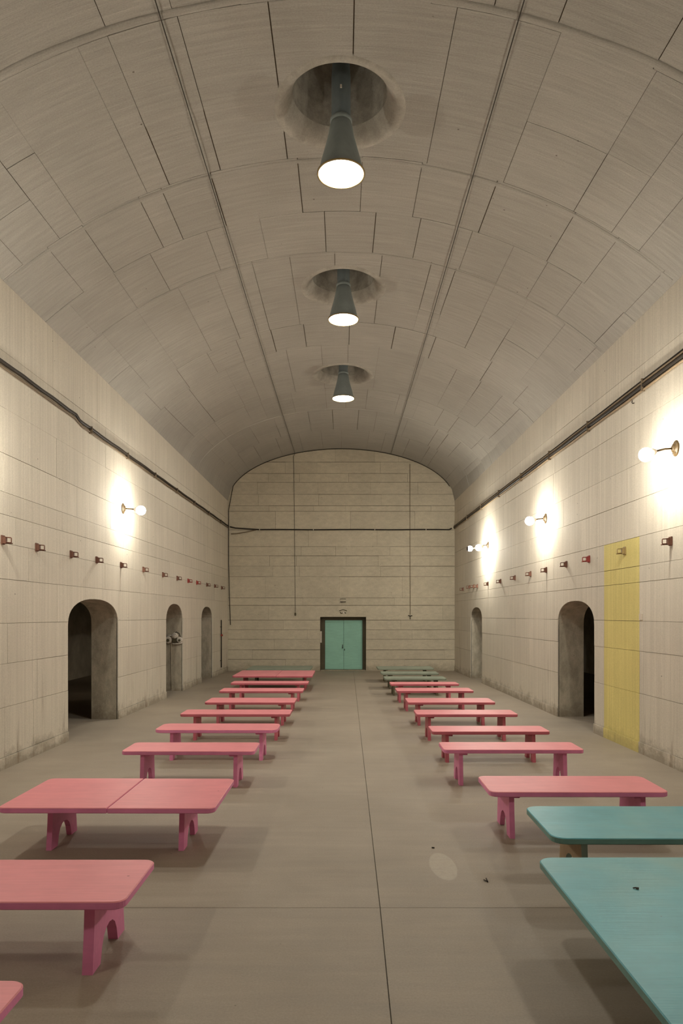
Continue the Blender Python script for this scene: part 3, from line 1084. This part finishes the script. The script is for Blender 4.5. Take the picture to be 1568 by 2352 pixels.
strand(t, run(-1, 5.80, 5.76, 0.035, 2.5, yk) + [(XL(yk + .12) + .045, yk + .12, 5.70)] + run(-1, 5.70, 5.665, 0.035, yk + 0.3, Y1 - 0.05), 0.026, M_cable)
strand(t, run(-1, 5.735, 5.695, 0.022, 2.5, yk, 0.004, 24, 1) + run(-1, 5.635, 5.595, 0.022, yk + 0.3, Y1 - 0.05, 0.004, 30, 1), 0.015, M_cable2)
for k in range(8):
    y = yk + 0.7 + k * 2.1
    zz = 5.70 - 0.035 * (y - yk) / 15
    strap(t, -1, y, zz - 0.095, zz + 0.04, 0.066)
t = bundle('bundle of four black, brown and tan cables along the yellow-stripe wall', (XR(12), 12, 5.8))
strand(t, run(1, 5.985, 5.68, 0.02, 2.5, Y1 - 0.05, 0.003), 0.013, M_cable)
strand(t, run(1, 5.935, 5.64, 0.032, 2.5, Y1 - 0.05, 0.004, 30, 1), 0.022, M_cable2)
strand(t, run(1, 5.875, 5.60, 0.034, 2.5, Y1 - 0.05, 0.004, 30, 2), 0.026, M_cable)
strand(t, run(1, 5.81, 5.565, 0.024, 2.5, Y1 - 0.05, 0.006, 30, 3), 0.017, M_tan)
for k in range(8):
    y = 8.6 + k * 2.3
    zz = 5.875 - 0.275 * (y - 2.5) / 24.7
    strap(t, 1, y, zz - 0.085, zz + 0.115, 0.066)
zc = zpx(1217, Y1)
t = bundle('black cable level across the end wall with a short brown branch', (0, Y1, zc))
strand(t, [(XL(Y1) + 0.09, Y1 - 0.07, 5.64), (-4.25, Y1 - 0.065, 5.59), (-3.6, Y1 - 0.06, zc + 0.02)] + [(-3.3 + 7.4 * i / 16, Y1 - 0.06, zc + 0.006 * math.sin(i)) for i in range(17)] + [(XR(Y1) - 0.12, Y1 - 0.065, 5.58)], 0.026, M_cable)
strand(t, [(-4.42, Y1 - 0.05, 5.36), (-4.2, Y1 - 0.05, 5.37), (-3.8, Y1 - 0.055, 5.44), (-3.45, Y1 - 0.06, 5.51)], 0.018, M_cable2)
for x in (-3.3, -1.2, 1.2, 3.2):
    boxo('strap', (x - 0.012, x + 0.012, -0.09, -0.006, -0.03, 0.035), M_plate, t, 0.003)
# two wires along the vault, continuing down the end wall
def vwire(x, n=0.036):
    pts = []
    for i in range(46):
        y = 3.0 + (Y1 - 0.05 - 3.0) * i / 45
        a = a_of_x(x, y)
        pts.append(tuple(Vp(a, y, n + 0.006 * math.sin(i * 2.3))))
    return pts
p = vwire(-1.93)
zb = zpx(1408, Y1)
cable('cable', p + [(-1.98, Y1 - 0.02, p[-1][2] - 0.1)] + [(-1.97 + 0.01 * i, Y1 - 0.014, p[-1][2] - 0.4 - (p[-1][2] - 0.4 - zb) * i / 6) for i in range(7)], 0.0065, M_cable,
      'thin wire along the vault that runs down the end wall on the three-archway side')
boxo_t = boxo('cable_end', (-0.03, 0.03, -0.03, 0.02, -0.06, 0.05), M_dframe, None, 0.006)
boxo_t.location = (-1.91, Y1 - 0.01, zb - 0.04)
tag(boxo_t, 'small dark plug at the end of the wire on the end wall', 'plug')
cable('cable', vwire(1.84), 0.0065, M_cable, 'thin wire along the vault on the yellow-stripe side')
zb = zpx(1412, Y1)
xx = (941 - PX) / F * Y1
cable('cable', [(xx, Y1 - 0.02, 8.1), (xx, Y1 - 0.014, 5.6), (xx + 0.01, Y1 - 0.02, zb)], 0.010, M_cable2, 'thin vertical wire on the end wall on the yellow-stripe side')
t = thing('wire_clamp', 'small dark clamp at the foot of the end wall wire on the yellow-stripe side', 'clamp', (xx + 0.01, Y1, zpx(1414, Y1)))
tube('clamp_bar', [(-0.075, -0.03, 0.015), (-0.03, -0.04, -0.01), (0.03, -0.04, -0.01), (0.075, -0.03, 0.0)], 0.018, M_dark, t, 8)
boxo('clamp_foot', (-0.015, 0.015, -0.045, 0.004, -0.14, -0.02), M_dframe, t)
# outline cable where the vault meets the end wall
pts = [(XL(Y1) + 0.03, Y1 - 0.018, z) for z in (1.8, 3.0, 4.2, 5.4, 6.3)]
pts[0] = (XL(Y1) + 0.10, Y1 - 0.018, 1.8)
pts[1] = (XL(Y1) + 0.06, Y1 - 0.018, 3.0)
for i in range(3, 78):
    a = -1 + 2 * i / 80
    q = Vp(a, Y1 - 0.018, 0.025)
    pts.append(tuple(q))
cable('cable', pts, 0.013, M_cable, 'black cable tracing the curved edge where vault meets end wall')

# ------------------------------------------------------------------ small wall fittings
y = px_wall(-1, 506)
t = thing('wall_pipe', 'thin dark upright pipe with a red valve beside the last archway', 'pipe', (XL(y) + 0.035, y, 0))
tube('pipe', [(0, 0, zpx(1533, y)), (0, 0, 1.2), (0, 0, zpx(1424, y))], 0.02, M_dark, t, 8)
sphere('valve_knob', (0.02, -0.03, zpx(1459, y)), 0.045, M_redrust, t, 12, 8)
for z in (0.5, 1.75):
    boxo('pipe_clip', (-0.036, 0.02, -0.03, 0.03, z - 0.015, z + 0.015), M_dark, t)
# valves on the reveal of the middle archway of the left wall
ya = ARCH_L[1][1]
t = thing('pipe_valves', 'cluster of whitish valves and pipes inside the middle archway', 'valves', (XL(ya) - 0.24, ya, zpx(1468, ya)))
for cx, cz, r in ((-0.16, -0.02, 0.105), (0.03, 0.10, 0.09), (0.17, -0.02, 0.085)):
    V, Fc = tube_vf([(cx, -0.0, cz), (cx, -0.07, cz), (cx, -0.10, cz)], [r * 0.8, r, r * 0.82], 20)
    w_ = mobj('valve_body', V, Fc, M_white, t, smooth=False)
    V, Fc = tube_vf([(cx, -0.095, cz - 0.01), (cx, -0.125, cz - 0.01)], [r * 0.45, r * 0.4], 14)
    mobj('valve_cap', V, Fc, M_dframe if cz < 0.05 else M_white, w_)
tube('pipe', [(-0.22, -0.05, 0.09), (-0.05, -0.05, 0.11), (-0.03, -0.05, -0.05), (-0.03, -0.05, -0.14), (0.12, -0.05, -0.13), (0.24, -0.05, -0.10)], 0.024, M_white, t, 10)
tube('pipe', [(0.0, -0.06, 0.16), (0.08, -0.06, 0.21), (0.16, -0.06, 0.16), (0.19, -0.06, 0.05)], 0.013, M_dark, t, 8)
tube('pipe', [(-0.09, -0.04, 0.06), (-0.08, -0.04, -0.1), (-0.08, -0.02, -0.9), (-0.08, -0.02, -1.45)], 0.010, M_jamb, t, 8)
boxo('valve_block', (-0.04, 0.10, -0.09, 0.0, -0.10, 0.04), M_dframe, t, 0.01)
# small fittings on the right wall
y = px_wall(1, 1472)
tag(boxo('wall_plate', (XR(y) - 0.014, XR(y) + 0.002, y - 0.055, y + 0.055, zpx(1417, y) - 0.05, zpx(1417, y) + 0.05), M_plate, None, 0.003), 'small pale square plate on the wall beside the yellow stripe', 'plate')
y = px_wall(1, 1456); X = XR(y); z = zpx(926, y)
tag(tube('wall_hook', [(X, y, z), (X - 0.03, y - 0.005, z - 0.005), (X - 0.045, y - 0.02, z + 0.005), (X - 0.045, y - 0.035, z + 0.03)], 0.008, M_dark, None, 6), 'small dark curled hook under the cable bundle', 'hook')

# ------------------------------------------------------------------ litter on floor and table
def twig(name, pts, r, label, cat):
    return tag(tube(name, pts, r, M_dark, None, 6), label, cat)
d = F * H / (2024 - PY); x = (1117 - PX) / F * d
twig('twig', [(x - 0.02, d + 0.01, 0.008), (x + 0.003, d - 0.03, 0.008), (x + 0.004, d + 0.035, 0.010)], 0.006, 'tiny dark forked twig lying on the aisle floor', 'twig')
d = F * H / (1948 - PY); x = (994 - PX) / F * d
twig('chip', [(x - 0.012, d, 0.006), (x + 0.014, d - 0.004, 0.006)], 0.006, 'tiny dark chip on the floor past the pale patch', 'chip')
d = F * (H - SEAT) / (2042 - PY); x = (1462 - PX) / F * d
twig('paint_curl', [(x - 0.022, d + 0.004, SEAT + 0.005), (x - 0.005, d + 0.008, SEAT + 0.006), (x + 0.012, d, SEAT + 0.007), (x + 0.006, d - 0.012, SEAT + 0.006), (x - 0.008, d - 0.006, SEAT + 0.005)], 0.004, 'dark curl of loose paint on the large teal table', 'paint flake')
